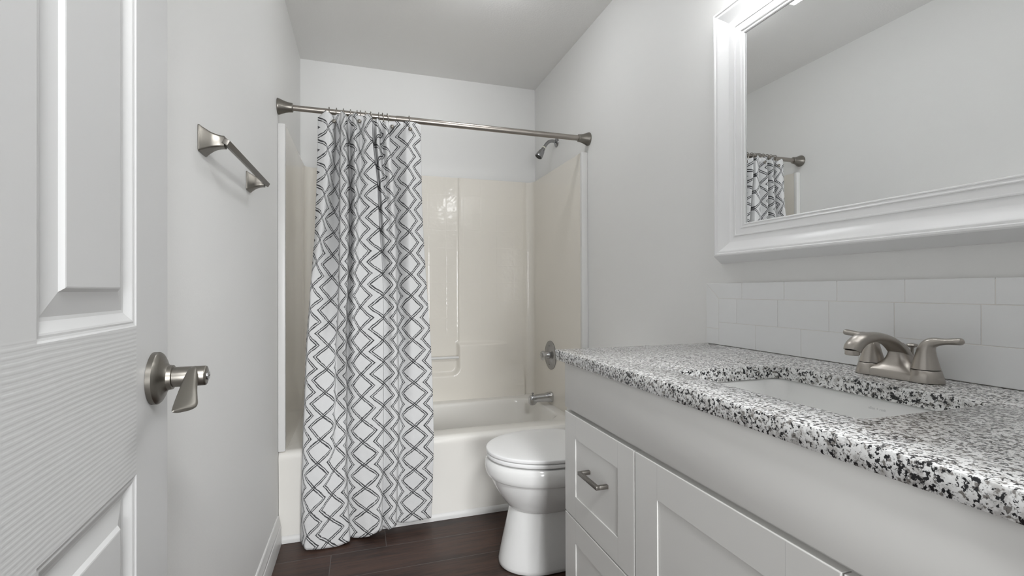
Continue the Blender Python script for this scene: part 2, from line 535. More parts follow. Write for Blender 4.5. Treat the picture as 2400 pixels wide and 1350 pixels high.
# latch plate in the free edge, three hinges
bm = NB(); box(bm, (-0.029, DW - 0.0005, HZ - 0.028), (-0.006, DW + 0.0012, HZ + 0.028), 0.0004)
finish(bm, 'latch_plate', M['nickel'], door)

# ------------------------------------------------------------------ towel bar on the left wall
t = thing('towel_bar', 'brushed nickel towel bar on flared square posts on the left wall', 'towel bar', (XL, 1.44, 1.413))
def flared_post(y0, z0):
    bm = NB()
    prof = [(0.0290, 0.0), (0.0290, 0.003), (0.0262, 0.0065), (0.0212, 0.015), (0.0172, 0.023), (0.0146, 0.032), (0.0132, 0.039), (0.0128, 0.0465)]
    prof = catmull(prof, 26)
    rings = []
    for r, d in prof:
        rings.append([(XL + 0.0002 + d, p[0], p[1]) for p in [(q[0], q[1]) for q in rrect(y0 - r, y0 + r, z0 - r, z0 + r, min(0.004, r * 0.3), 0, 3)]])
    loft(bm, rings)
    return bm
PY = (1.2185, 1.6715)
for y in PY:
    part('mounting_post', flared_post(y, 1.4165 if y < 1.4 else 1.4235), M['nickel_dimmed'], t, angle=50)
bm = NB()
b = NB(); box(b, (-0.0065, -0.2435, -0.0065), (0.0065, 0.2435, 0.0065), 0.0012)
merge(bm, b, 0, Matrix.Translation((XL + 0.0515, 1.4455, 1.4185)) @ Matrix.Rotation(R(0.9), 4, 'X') @ Matrix.Rotation(R(28), 4, 'Y'))
part('bar', bm, M['dark_nickel'], t)

# ================================================================== tub and shower
tub = thing('bathtub', 'off white bathtub with a plain apron, behind the curtain', 'bathtub', (0.39, 2.6, 0))
bm = NB()
ox0, ox1, oy0, oy1 = XL + 0.0015, XR - 0.0015, YT, YB - 0.002
def orr(ins, z, front=0.0): return rrect(ox0, ox1, oy0 + ins + front, oy1, 0.0008, z, 8)
rings = [orr(0, 0.002), orr(0.0, 0.045), orr(0.004, 0.06), orr(0.006, 0.20), orr(0.002, 0.335), orr(0.0, 0.352)]
for a in range(0, 91, 15): rings.append(orr(0.030 * (1 - math.cos(R(a))), 0.360 + 0.030 * math.sin(R(a))))
def basin(ins, z, r): return rrect(-0.215 + ins * 1.4, 1.028 - ins, 2.338 + ins * 0.8, 2.862 - ins * 0.8, r, z, 8)
rings += [basin(-0.012, RIM + 0.001, 0.13), basin(-0.004, RIM - 0.001, 0.125), basin(0.003, RIM - 0.008, 0.12), basin(0.010, RIM - 0.025, 0.115),
          basin(0.030, 0.22, 0.11), basin(0.050, 0.12, 0.11), basin(0.07, 0.085, 0.10), basin(0.11, 0.07, 0.09)]
loft(bm, rings, cap0=True, cap1=True)
part('tub_shell', bm, M['tub'], tub, angle=50)
bm = NB()
prism(bm, [(YT - 0.0005, 0.001), (YT - 0.009, 0.001), (YT - 0.0095, 0.014), (YT - 0.007, 0.026), (YT - 0.0005, 0.031)], 'x', XL + 0.0150, XR - 0.0155)
part('base_strip', bm, M['trim'], tub, label='white trim strip where the apron meets the floor', angle=50)

sur = thing('shower_surround', 'off white moulded shower surround with raised tile pattern', 'shower surround', (0.39, 2.6, RIM))
SX0, SX1, SY1 = -0.314, 1.090, 2.970
# back panel: a fine grid pushed forward for the lower ledge, shelf recess and ribs
def sstep(a, b, x):
    t = min(1, max(0, (x - a) / (b - a))); return t * t * (3 - 2 * t)
def back_disp(x, z):
    xm = abs(x - 0.388)
    dn_x, dn_z = xm - (0.190 - 0.045), (0.555 + 0.045) - z
    notch = math.hypot(max(dn_x, 0), max(dn_z, 0)) + min(max(dn_x, dn_z), 0) - 0.045
    low = z - 0.745
    d = max(low, -notch)
    f = 1 - sstep(-0.016, 0.010, d)
    fade = 1 - 0.85 * sstep(0.36, 0.56, xm) * sstep(0.45, 0.60, z)
    p = 0.036 * f * fade
    if z > 0.70:
        p = max(p, 0.006 * sstep(0.196, 0.203, xm))
        p += 0.0022 * math.exp(-((xm - 0.2005) / 0.005) ** 2)
    return p
bm = NB()
FR = 0.045
xs = [SX0 + FR + (SX1 - SX0 - 2 * FR) * i / 260 for i in range(261)]
zs = [RIM + 0.0006 + (ZS - RIM - 0.0015) * i / 210 for i in range(211)]
g = [[bm.verts.new((x, SY1 - back_disp(x, z) * sstep(0, 0.03, min(x - xs[0], xs[-1] - x)), z)) for x in xs] for z in zs]
for j in range(210):
    for i in range(260):
        bm.faces.new((g[j][i], g[j][i + 1], g[j + 1][i + 1], g[j + 1][i]))
bk0 = [bm.verts.new((x, SY1 + 0.012, ZS)) for x in (xs[0], xs[-1])]
top = g[-1]
bm.faces.new([bk0[0]] + top + [bk0[1]])
o = part('back_panel', bm, M['surround'], sur, angle=60)
def side_panel(sx, sgn):
    bm = NB()
    plan = [(sx, YT + 0.002)] + [(sx, YT + 0.002 + (SY1 - FR - YT) * i / 6) for i in range(1, 6)]
    for a in range(0, 91, 10):
        plan.append((sx + sgn * FR * (1 - math.cos(R(a))), SY1 - FR + FR * math.sin(R(a))))
    out = [(sx - sgn * 0.012, YT + 0.002)] + [(sx - sgn * 0.012, SY1 + 0.012), (sx + sgn * FR, SY1 + 0.012)]
    poly = plan + out[::-1]
    prism(bm, poly, 'z', RIM + 0.0006, ZS)
    return bm
part('side_panel', side_panel(SX0, 1), M['surround'], sur, angle=50)
part('side_panel', side_panel(SX1, -1), M['surround'], sur, angle=50)
for x0, x1 in ((XL + 0.0005, SX0 + 0.001), (SX1 - 0.002, XR - 0.0005)):
    bm = NB(); box(bm, (x0, YT - 0.001, RIM + 0.001), (x1, YT + 0.020, ZS), 0.003)
    part('front_flange', bm, M['trim'], sur, label='white vertical trim strip at the edge of the surround')
bm = NB(); tube(bm, [(0.198, 2.925, 0.659), (0.578, 2.925, 0.659)], 0.0085, 16)
part('grab_bar', bm, M['trim'], sur, label='white bar across the shelf recess')

sp = thing('tub_spout', 'chrome bathtub spout with a diverter pin on the right end of the shower', 'tub spout', (SX1, 2.64, 0.437))
bm = NB()
secs = [(0.0005, 0.031, 0.031, 0.0), (0.012, 0.031, 0.031, 0.0), (0.030, 0.0285, 0.0285, 0.0), (0.045, 0.026, 0.024, -0.001), (0.10, 0.0245, 0.0235, -0.002),
        (0.113, 0.0245, 0.030, -0.010), (0.130, 0.0235, 0.0305, -0.011), (0.139, 0.0215, 0.028, -0.011), (0.143, 0.017, 0.023, -0.011)]
rings = []
for d, ry, rz, cz in secs:
    ring = []
    for k in range(28):
        a = 2 * PI * k / 28; ca, sa = math.cos(a), math.sin(a)
        e = 0.75
        ring.append((SX1 - d, 2.64 + ry * math.copysign(abs(ca) ** e, ca), 0.437 + cz + rz * math.copysign(abs(sa) ** e, sa)))
    rings.append(ring)
loft(bm, rings)
part('body', bm, M['chrome'], sp, angle=40)
bm = NB(); lathe(bm, [(0.003, 0), (0.003, 0.012), (0.0065, 0.014), (0.007, 0.018), (0.005, 0.020)], (SX1 - 0.122, 2.64, 0.449), (0, 0, 1), 20)
part('diverter_pin', bm, M['dull_chrome'], sp)

va = thing('shower_valve', 'round chrome shower valve plate with a clear knob', 'shower valve', (SX1, 2.655, 0.686))
bm = NB(); lathe(bm, [(0.0875, 0.0005), (0.087, 0.004), (0.080, 0.0075), (0.045, 0.011), (0.030, 0.013)], (SX1, 2.655, 0.686), (-1, 0, 0), 56)
for a in (90, 270):
    box(bm, (SX1 - 0.0105, 2.655 - 0.007 + 0.0 * a, 0.686 + 0.056 * math.sin(R(a)) - 0.0012), (SX1 - 0.0094, 2.655 + 0.007, 0.686 + 0.056 * math.sin(R(a)) + 0.0012), mat=1)
part('escutcheon', bm, [M['dull_chrome'], M['black']], va)
bm = NB(); lathe(bm, [(0.022, 0.012), (0.021, 0.020), (0.017, 0.030), (0.0165, 0.036)], (SX1, 2.655, 0.686), (-1, 0, 0), 36)
part('valve_sleeve', bm, M['chrome'], va)
bm = NB()
prof = [(0.016, 0.036), (0.024, 0.040), (0.0275, 0.047), (0.0275, 0.055), (0.024, 0.060), (0.016, 0.062), (0.012, 0.0605)]
m = frame_mtx((SX1, 2.655, 0.686), (-1, 0, 0)); rings = []
for r, h in prof:
    rings.append([m @ Vector(((r * (1 + 0.05 * math.cos(8 * 2 * PI * k / 48))) * math.cos(2 * PI * k / 48), (r * (1 + 0.05 * math.cos(8 * 2 * PI * k / 48))) * math.sin(2 * PI * k / 48), h)) for k in range(48)])
loft(bm, rings)
n = NT('clear_acrylic'); n.set(Base_Color=(0.92, 0.91, 0.88), Roughness=0.08); n.b.inputs['Transmission Weight'].default_value = 0.75; n.b.inputs['IOR'].default_value = 1.49
part('knob', bm, n.m, va, label='clear acrylic knob')

sh = thing('wall_shower', 'grey chrome shower head on a bent arm above the surround', 'shower head', (XR, 2.63, 1.975))
bm = NB(); lathe(bm, [(0.030, 0.0004), (0.029, 0.004), (0.022, 0.009), (0.013, 0.012)], (XR, 2.63, 1.972), (-1, 0, 0), 36)
part('flange', bm, M['dull_chrome'], sh)
bm = NB()
arm = catmull([(XR - 0.008, 2.63, 1.975), (XR - 0.030, 2.63, 1.977), (XR - 0.052, 2.63, 1.970), (XR - 0.070, 2.63, 1.952), (XR - 0.084, 2.63, 1.930)], 20)
tube(bm, arm, 0.0100, 18)
part('arm', bm, M['dull_chrome'], sh)
ax = Vector((-0.53, 0, -0.85)).normalized(); o0 = Vector((XR - 0.0835, 2.63, 1.931))
bm = NB(); lathe(bm, [(0.0112, -0.004), (0.0112, 0.003)], o0, ax, 20)
part('thread_tape', bm, M['white_tape'], sh, label='pale thread tape at the joint')
bm = NB(); lathe(bm, [(0.0105, 0.002), (0.0125, 0.006), (0.0125, 0.016), (0.015, 0.020), (0.0185, 0.030), (0.0225, 0.052), (0.0235, 0.064), (0.0225, 0.067)], o0, ax, 36)
part('head', bm, M['dull_chrome'], sh)
bm = NB(); lathe(bm, [(0.0200, 0.0665), (0.0195, 0.0690), (0.0120, 0.0680)], o0, ax, 32)
part('spray_face', bm, M['black'], sh, label='dark spray face')

# ------------------------------------------------------------------ shower rod, rings and curtain
RY0, RZ0, RY1, RZ1 = 2.2195, 1.8672, 2.2105, 1.8626
def rod_pt(x):
    f = (x - XL) / (XR - XL); return (x, RY0 + (RY1 - RY0) * f, RZ0 + (RZ1 - RZ0) * f)
rod = thing('shower_rod', 'brushed nickel shower curtain rod between the side walls', 'curtain rod', rod_pt(0.39))
XJ = 0.150
bm = NB(); tube(bm, [rod_pt(XL + 0.03), rod_pt(XJ + 0.05)], 0.0122, 28)
part('inner_tube', bm, M['nickel_x'], rod)
bm = NB(); tube(bm, [rod_pt(XJ), rod_pt(XJ + 0.004), rod_pt(XR - 0.03)], [0.0128, 0.0138, 0.0138], 28)
part('outer_tube', bm, M['nickel_x'], rod)
fl = [(0.0335, 0.0003), (0.0342, 0.003), (0.0330, 0.008), (0.0285, 0.018), (0.0235, 0.032), (0.0205, 0.046), (0.0195, 0.056), (0.0195, 0.0585), (0.0175, 0.0605), (0.0150, 0.061)]
for x, s in ((XL, 1), (XR, -1)):
    bm = NB(); lathe(bm, fl, rod_pt(x), (s, 0, 0), 40)
    part('end_flange', bm, M['nickel_dimmed'], rod, angle=50)

RX = [-0.1349, -0.1061, -0.0761, -0.0471, -0.0210, -0.0046, 0.0167, 0.0411, 0.0739, 0.0922, 0.1134, 0.2085]
RNAME = ['first', 'second', 'third', 'fourth', 'fifth', 'sixth', 'seventh', 'eighth', 'ninth', 'tenth', 'eleventh', 'last']
BALL = {1: (-0.1133, 2.1640, 1.809), 4: (-0.0089, 2.1640, 1.820), 10: (0.1298, 2.158, 1.808), 11: (0.2096, 2.172, 1.8104)}
TILT = [0.2, -0.1, 0.1, 0.0, -0.35, 0.1, 0.1, 0.35, 0.05, 0.4, 0.4, 0.05]
for i, x in enumerate(RX):
    c = Vector(rod_pt(x))
    r = thing('curtain_ring', 'brushed nickel curtain ring, %s from the left on the rod' % RNAME[i], 'curtain ring', c, 'curtain rings on the shower rod')
    bm = NB()
    pts = []
    for k in range(29):
        a = R(108 + 324 * k / 28)                   # open at the back
        rr_y, rr_z = 0.0178, 0.0182
        z = rr_z * math.cos(a); y = rr_y * math.sin(a)
        if z < 0: z *= 2.1
        pts.append((c.x + TILT[i] * (-z) * 0.35, c.y + y, c.z + z))
    tube(bm, pts, 0.0021, 8)
    part('wire_loop', bm, M['nickel_dimmed'], r)
    bp = BALL.get(i)
    bm = NB()
    if bp is None: bp = (c.x + TILT[i] * 0.012, c.y + 0.020, c.z - 0.045)
    bmesh.ops.create_uvsphere(bm, u_segments=24, v_segments=14, radius=0.0088, matrix=Matrix.Translation(bp) @ Matrix.Diagonal((1, 0.75, 1, 1)))
    part('ball', bm, M['nickel_dimmed'], r)

CUR = {"Zs":[1.8,1.74,1.66,1.56,1.45,1.34,1.22,1.1,0.98,0.86,0.74,0.62,0.5,0.4,0.3,0.2,0.12,0.06,0.02],"tab":[[-0.45,[[-0.1802,2.194],[-0.1802,2.1922],[-0.1821,2.191],[-0.1847,2.1897],[-0.1884,2.1885],[-0.192,2.1875],[-0.2003,2.1863],[-0.2084,2.1828],[-0.2168,2.1792],[-0.2253,2.1756],[-0.2292,2.1721],[-0.2332,2.1685],[-0.237,2.165],[-0.2396,2.162],[-0.2425,2.162],[-0.2447,2.162],[-0.2457,2.162],[-0.2465,2.162],[-0.247,2.162]]],[-0.2,[[-0.1444,2.1731],[-0.1444,2.1707],[-0.1468,2.1667],[-0.1515,2.1616],[-0.1628,2.156],[-0.1724,2.1519],[-0.1854,2.1487],[-0.2052,2.1476],[-0.2097,2.1465],[-0.2182,2.1455],[-0.2236,2.1478],[-0.2289,2.1498],[-0.234,2.151],[-0.2369,2.1486],[-0.2402,2.1492],[-0.2424,2.1497],[-0.2431,2.15],[-0.2437,2.15],[-0.2441,2.15]]],[0.05,[[-0.1358,2.1731],[-0.1358,2.1706],[-0.1382,2.166],[-0.1429,2.1601],[-0.1542,2.1535],[-0.1637,2.1485],[-0.1767,2.1444],[-0.1963,2.1422],[-0.2066,2.1399],[-0.215,2.1379],[-0.2204,2.1404],[-0.2257,2.1429],[-0.2309,2.145],[-0.2338,2.142],[-0.237,2.142],[-0.2391,2.142],[-0.2398,2.142],[-0.2403,2.142],[-0.2409,2.142]]],[0.5,[[-0.1163,2.194],[-0.1171,2.1918],[-0.1232,2.1869],[-0.1307,2.1807],[-0.14,2.1736],[-0.1495,2.1672],[-0.1575,2.1608],[-0.1633,2.1529],[-0.1708,2.1454],[-0.1803,2.1383],[-0.1899,2.1366],[-0.1981,2.1365],[-0.2064,2.1375],[-0.2152,2.1324],[-0.2247,2.1302],[-0.2294,2.128],[-0.2307,2.127],[-0.2307,2.127],[-0.2311,2.127]]],[1,[[-0.1081,2.2415],[-0.1089,2.2402],[-0.1112,2.2366],[-0.114,2.232],[-0.1163,2.2266],[-0.1182,2.2195],[-0.1238,2.2104],[-0.1265,2.1934],[-0.1315,2.177],[-0.1361,2.1615],[-0.1439,2.15],[-0.1521,2.1422],[-0.1629,2.1382],[-0.1744,2.1297],[-0.1861,2.1243],[-0.2002,2.1188],[-0.211,2.116],[-0.2183,2.116],[-0.2238,2.116]]],[1.45,[[-0.0924,2.251],[-0.093,2.2502],[-0.0945,2.2491],[-0.0962,2.2477],[-0.0963,2.2462],[-0.0963,2.2422],[-0.0977,2.2352],[-0.0988,2.2139],[-0.1022,2.1936],[-0.1089,2.1742],[-0.1121,2.1579],[-0.1134,2.1463],[-0.1196,2.1396],[-0.1314,2.1298],[-0.1459,2.1229],[-0.1605,2.116],[-0.1727,2.112],[-0.1817,2.112],[-0.1877,2.112]]],[2.0,[[-0.086,2.1807],[-0.0861,2.1782],[-0.0871,2.1737],[-0.0883,2.168],[-0.0883,2.1615],[-0.0882,2.1564],[-0.0889,2.1517],[-0.0913,2.1472],[-0.0953,2.1501],[-0.102,2.1587],[-0.1045,2.1672],[-0.1053,2.1538],[-0.1027,2.1303],[-0.1065,2.1235],[-0.1144,2.1199],[-0.1229,2.1163],[-0.1295,2.114],[-0.1345,2.114],[-0.1379,2.114]]],[2.54,[[-0.0697,2.1655],[-0.0696,2.1627],[-0.0675,2.1578],[-0.0648,2.1516],[-0.063,2.1446],[-0.0615,2.1399],[-0.0606,2.1357],[-0.0618,2.1302],[-0.0655,2.125],[-0.0695,2.1199],[-0.0676,2.1222],[-0.0659,2.1255],[-0.0662,2.1299],[-0.0683,2.126],[-0.0708,2.1245],[-0.0741,2.123],[-0.077,2.122],[-0.0786,2.122],[-0.0797,2.122]]],[2.95,[[-0.0558,2.2339],[-0.0549,2.2327],[-0.0524,2.2306],[-0.0496,2.228],[-0.0497,2.225],[-0.0497,2.2204],[-0.0523,2.2148],[-0.0558,2.2093],[-0.0598,2.2038],[-0.0609,2.1984],[-0.0618,2.1861],[-0.0606,2.1757],[-0.0611,2.1672],[-0.0618,2.1578],[-0.0618,2.1513],[-0.0585,2.1448],[-0.0557,2.14],[-0.0529,2.14],[-0.0504,2.14]]],[3.05,[[-0.0531,2.2377],[-0.0524,2.2366],[-0.0503,2.2348],[-0.0481,2.2324],[-0.0482,2.2297],[-0.0482,2.2253],[-0.0507,2.2197],[-0.0542,2.2138],[-0.0582,2.208],[-0.0592,2.2022],[-0.0602,2.1935],[-0.0592,2.1852],[-0.0596,2.1772],[-0.0605,2.1735],[-0.0606,2.1729],[-0.0579,2.1724],[-0.0553,2.172],[-0.0529,2.172],[-0.0504,2.172]]],[3.5,[[-0.0259,2.1655],[-0.0259,2.1633],[-0.0256,2.1615],[-0.0253,2.1594],[-0.0262,2.1573],[-0.0274,2.157],[-0.0286,2.1573],[-0.0306,2.1577],[-0.0334,2.1579],[-0.0375,2.1579],[-0.0368,2.1595],[-0.0378,2.1602],[-0.0403,2.1601],[-0.04,2.1585],[-0.0402,2.1598],[-0.0379,2.161],[-0.0341,2.162],[-0.0312,2.162],[-0.0293,2.162]]],[4,[[-0.0029,2.213],[-0.004,2.2104],[-0.0068,2.2044],[-0.0102,2.1966],[-0.0105,2.1874],[-0.0107,2.1784],[-0.0087,2.1693],[-0.0063,2.1632],[-0.0064,2.1573],[-0.0061,2.1516],[-0.0036,2.1492],[-0.0019,2.1478],[0.0011,2.1473],[0.0045,2.1436],[0.0088,2.1423],[0.0142,2.141],[0.0182,2.1401],[0.0216,2.14],[0.024,2.14]]],[4.5,[[0.0151,2.1845],[0.0151,2.1823],[0.0154,2.1793],[0.0161,2.1755],[0.0218,2.1714],[0.0272,2.1683],[0.0304,2.1649],[0.0331,2.1577],[0.0359,2.1508],[0.0389,2.1441],[0.0422,2.1417],[0.0448,2.1407],[0.0513,2.141],[0.0578,2.1372],[0.0625,2.1354],[0.0666,2.1336],[0.0692,2.1322],[0.0706,2.132],[0.072,2.132]]],[4.96,[[0.0421,2.175],[0.044,2.1726],[0.0519,2.1696],[0.0616,2.1658],[0.0669,2.1617],[0.0722,2.1593],[0.0819,2.1569],[0.0865,2.1534],[0.0887,2.1499],[0.0888,2.1465],[0.0891,2.1465],[0.0885,2.1469],[0.0887,2.1476],[0.0891,2.145],[0.0875,2.1447],[0.086,2.1443],[0.0848,2.144],[0.0839,2.144],[0.0834,2.144]]],[5.04,[[0.0508,2.2416],[0.0552,2.2403],[0.0635,2.2378],[0.0728,2.2345],[0.0779,2.2307],[0.0825,2.2249],[0.0894,2.2086],[0.0919,2.1897],[0.0933,2.1797],[0.0936,2.1771],[0.0939,2.1742],[0.0932,2.1709],[0.0927,2.1674],[0.0926,2.1647],[0.0912,2.1652],[0.0897,2.1656],[0.0885,2.1659],[0.0877,2.166],[0.0871,2.166]]],[5.25,[[0.0657,2.1749],[0.0675,2.174],[0.0742,2.1753],[0.0823,2.1772],[0.089,2.1799],[0.0958,2.1834],[0.1017,2.1861],[0.1064,2.1804],[0.109,2.1748],[0.1098,2.1694],[0.1106,2.165],[0.1104,2.1613],[0.1093,2.1582],[0.1083,2.1546],[0.1062,2.1537],[0.1042,2.1529],[0.1025,2.1521],[0.1015,2.152],[0.101,2.152]]],[5.5,[[0.0862,2.2321],[0.0894,2.228],[0.0954,2.2184],[0.1026,2.2056],[0.109,2.1907],[0.1154,2.1755],[0.1206,2.161],[0.1254,2.1565],[0.128,2.1521],[0.1288,2.1478],[0.1297,2.1469],[0.1297,2.1466],[0.1287,2.1468],[0.1278,2.1441],[0.1251,2.1434],[0.1224,2.1427],[0.1202,2.1421],[0.119,2.142],[0.1183,2.142]]],[5.75,[[0.1046,2.1844],[0.1071,2.1815],[0.1141,2.1767],[0.1224,2.1705],[0.1271,2.1635],[0.1318,2.1579],[0.1358,2.1528],[0.1393,2.1498],[0.1418,2.1469],[0.1432,2.1439],[0.1449,2.1445],[0.1454,2.1455],[0.1449,2.1466],[0.1443,2.1445],[0.1417,2.1444],[0.139,2.1442],[0.1369,2.144],[0.1357,2.144],[0.1351,2.144]]],[5.95,[[0.1163,2.194],[0.1193,2.1913],[0.1266,2.1871],[0.1358,2.1818],[0.1396,2.1757],[0.1432,2.1704],[0.1475,2.1655],[0.1491,2.1634],[0.1504,2.1613],[0.1526,2.1591],[0.1544,2.1586],[0.1559,2.1579],[0.1571,2.1571],[0.1545,2.1549],[0.1515,2.1553],[0.1489,2.1556],[0.1468,2.1559],[0.1448,2.156],[0.1436,2.156]]],[6.1,[[0.1228,2.2455],[0.1271,2.2445],[0.134,2.2429],[0.1423,2.2409],[0.1459,2.2385],[0.1496,2.2338],[0.1539,2.2282],[0.1553,2.2234],[0.1569,2.2185],[0.1591,2.2137],[0.1604,2.2048],[0.1614,2.1955],[0.1619,2.1862],[0.1595,2.182],[0.1566,2.182],[0.1539,2.182],[0.1518,2.182],[0.1498,2.182],[0.1485,2.182]]],[6.5,[[0.1579,2.2265],[0.1591,2.2252],[0.161,2.2236],[0.1635,2.2216],[0.1629,2.2193],[0.1636,2.2157],[0.1663,2.2115],[0.1695,2.2076],[0.1754,2.2037],[0.1807,2.1997],[0.1789,2.1931],[0.1766,2.1862],[0.1758,2.1791],[0.1766,2.1755],[0.1761,2.1756],[0.1731,2.1758],[0.1698,2.176],[0.1672,2.176],[0.1655,2.176]]],[7,[[0.1984,2.1844],[0.1982,2.1818],[0.1981,2.1782],[0.1979,2.1737],[0.2008,2.1686],[0.2047,2.1649],[0.207,2.1616],[0.2099,2.1613],[0.2131,2.1608],[0.2164,2.1602],[0.2199,2.1608],[0.2236,2.1609],[0.2264,2.1603],[0.2253,2.1587],[0.2233,2.1598],[0.2192,2.1608],[0.216,2.1617],[0.2139,2.162],[0.2122,2.162]]],[7.5,[[0.228,2.1843],[0.2275,2.1827],[0.2268,2.1809],[0.2261,2.1788],[0.2322,2.1766],[0.2375,2.1753],[0.2436,2.1741],[0.2502,2.173],[0.2587,2.1717],[0.2635,2.1704],[0.2709,2.1692],[0.2751,2.1676],[0.2761,2.1653],[0.2757,2.1632],[0.2731,2.1641],[0.2698,2.165],[0.2676,2.1657],[0.266,2.166],[0.2648,2.166]]],[7.95,[[0.2601,2.2035],[0.2607,2.2017],[0.2618,2.1994],[0.2633,2.1964],[0.2655,2.1931],[0.2703,2.1899],[0.2759,2.1865],[0.2836,2.1842],[0.292,2.1818],[0.3,2.1793],[0.305,2.1763],[0.3084,2.1729],[0.3109,2.1691],[0.3121,2.1663],[0.3102,2.1668],[0.3073,2.1673],[0.305,2.1678],[0.3017,2.168],[0.2999,2.168]]]]}
TOPHEM = [(-0.19, 1.822), (-0.1841, 1.8246), (-0.1479, 1.8546), (-0.1218, 1.8407), (-0.0849, 1.8616), (-0.0619, 1.8435), (-0.0495, 1.8562), (0.0117, 1.8553),
          (0.0281, 1.8628), (0.0518, 1.8405), (0.0684, 1.8442), (0.0887, 1.8368), (0.1166, 1.8397), (0.1448, 1.8485), (0.2114, 1.8478), (0.2600, 1.8444)]
BOTHEM = [(-0.2447, 0.030), (-0.2181, 0.010), (-0.151, 0.006), (-0.1009, 0.004), (-0.0538, 0.010), (-0.0334, 0.006), (0.028, 0.014), (0.0634, 0.032),
          (0.0875, 0.036), (0.1092, 0.030), (0.1422, 0.040), (0.1565, 0.036), (0.301, 0.042)]
Z0Q = [(-0.5, 1.344), (0, 1.344), (1, 1.333), (1.5, 1.338), (2, 1.3510), (3, 1.3525), (4, 1.351), (5, 1.352), (6, 1.3475), (7, 1.3475), (8, 1.3465)]
def lin(tab, x):
    if x <= tab[0][0]: return tab[0][1]
    for (a, b), (c, d) in zip(tab, tab[1:]):
        if x <= c: return b + (d - b) * (x - a) / (c - a)
    return tab[-1][1]
def pchip(xs, ys, x):
    n = len(xs)
    i = max(0, min(n - 2, next((k for k in range(n - 1) if x <= xs[k + 1]), n - 2)))
    def slope(k):
        if k == 0: return (ys[1] - ys[0]) / (xs[1] - xs[0])
        if k == n - 1: return (ys[-1] - ys[-2]) / (xs[-1] - xs[-2])
        h0, h1 = xs[k] - xs[k - 1], xs[k + 1] - xs[k]
        a, b = (ys[k] - ys[k - 1]) / h0, (ys[k + 1] - ys[k]) / h1
        if a * b <= 0: return 0.0
        return 3 * (h0 + h1) / ((2 * h1 + h0) / a + (h1 + 2 * h0) / b)
    h = xs[i + 1] - xs[i]; t = (x - xs[i]) / h
    m0, m1 = slope(i) * h, slope(i + 1) * h
    return (2 * t ** 3 - 3 * t * t + 1) * ys[i] + (t ** 3 - 2 * t * t + t) * m0 + (-2 * t ** 3 + 3 * t * t) * ys[i + 1] + (t ** 3 - t * t) * m1
def make_curtain():
    qs = [c[0] for c in CUR['tab']]; Zs = CUR['Zs'][::-1]
    # even spacing parameter along the cloth
    par = [0.0]
    for a, b in zip(CUR['tab'], CUR['tab'][1:]):
        par.append(par[-1] + max(0.012, math.hypot(a[1][8][0] - b[1][8][0], a[1][8][1] - b[1][8][1])))
    NU, NV = 300, 170
    us = [par[-1] * i / NU for i in range(NU + 1)]
    zl = [0.0 + 1.0 * i / NV for i in range(NV + 1)]
    colX = []; colY = []
    rowsX = [[c[1][len(Zs) - 1 - k][0] for c in CUR['tab']] for k in range(len(Zs))]
    rowsY = [[c[1][len(Zs) - 1 - k][1] for c in CUR['tab']] for k in range(len(Zs))]
    bm = NB(); uvl = bm.loops.layers.uv.new('UVMap')
    grid = []; uv = {}
    for u in us:
        q = pchip(par, qs, u)
        cx = [pchip(par, r, u) for r in rowsX]; cy = [pchip(par, r, u) for r in rowsY]
        xt = cx[-1]; xb = cx[0]
        zt, zb = lin(TOPHEM, xt), lin(BOTHEM, xb)
        col = []
        for w in zl:
            z = zb + (zt - zb) * w
            zc = max(Zs[0], min(Zs[-1], z))
            x, y = pchip(Zs, cx, zc), pchip(Zs, cy, zc)
            if z > Zs[-1] - 0.02:
                e = sstep(Zs[-1] - 0.02, Zs[-1] + 0.038, z)   # the hem hangs in front of the rod
                y = y + (min(y, 2.1985) - y) * e
            # small sags and wrinkles of the cloth
            y -= 0.0022 * mnoise.noise((x * 16, z * 7, 2.0)) + 0.0011 * mnoise.noise((x * 45, z * 38, 5.0)) * (1.6 - z * 0.7)
            v = bm.verts.new((x, y, z)); col.append(v)
            uv[v] = (q + 2.0, (z - lin(Z0Q, q)) / 0.0977)
        grid.append(col)
    for i in range(NU):
        for j in range(NV):
            f = bm.faces.new((grid[i][j], grid[i + 1][j], grid[i + 1][j + 1], grid[i][j + 1]))
            for l in f.loops: l[uvl].uv = uv[l.vert]
    return bm
cur = single('shower_curtain', make_curtain(), M['curtain'], 'white shower curtain printed with grey double-line diamonds, drawn to the left', 'shower curtain', (0.05, 2.15, 0.0), angle=180)
sol = cur.modifiers.new('cloth', 'SOLIDIFY'); sol.thickness = 0.0012; sol.offset = 0

# ================================================================== toilet
to = thing('toilet', 'white toilet with closed lid between the bathtub and the vanity', 'toilet', (0.78, 1.785, 0))
TY = 1.785
def egg(xf, xb, hw, z, n=56, fr=1.25, ex=2.6):
    xc = xf + min(hw * fr, (xb - xf) * 0.55); pts = []
    for k in range(n):
        a = 2 * PI * k / n; ca, sa = math.cos(a), math.sin(a)
        if ca < 0: x = xc + (xc - xf) * ca; y = hw * sa
        else:
            e = 2 / ex
            x = xc + (xb - xc) * abs(ca) ** e; y = hw * math.copysign(abs(sa) ** e, sa)
        pts.append((x, TY + y, z))
    return pts
bm = NB()
secs = [(0.001, 0.520, 0.985, 0.120), (0.006, 0.514, 0.985, 0.126), (0.02, 0.514, 0.985, 0.127), (0.05, 0.520, 0.98, 0.124), (0.10, 0.531, 0.972, 0.118), (0.16, 0.545, 0.965, 0.112),
        (0.205, 0.555, 0.96, 0.108), (0.228, 0.560, 0.958, 0.107)]
loft(bm, [egg(xf, xb, hw, z) for z, xf, xb, hw in secs])
part('pedestal', bm, M['porcelain'], to, angle=60)
bm = NB()
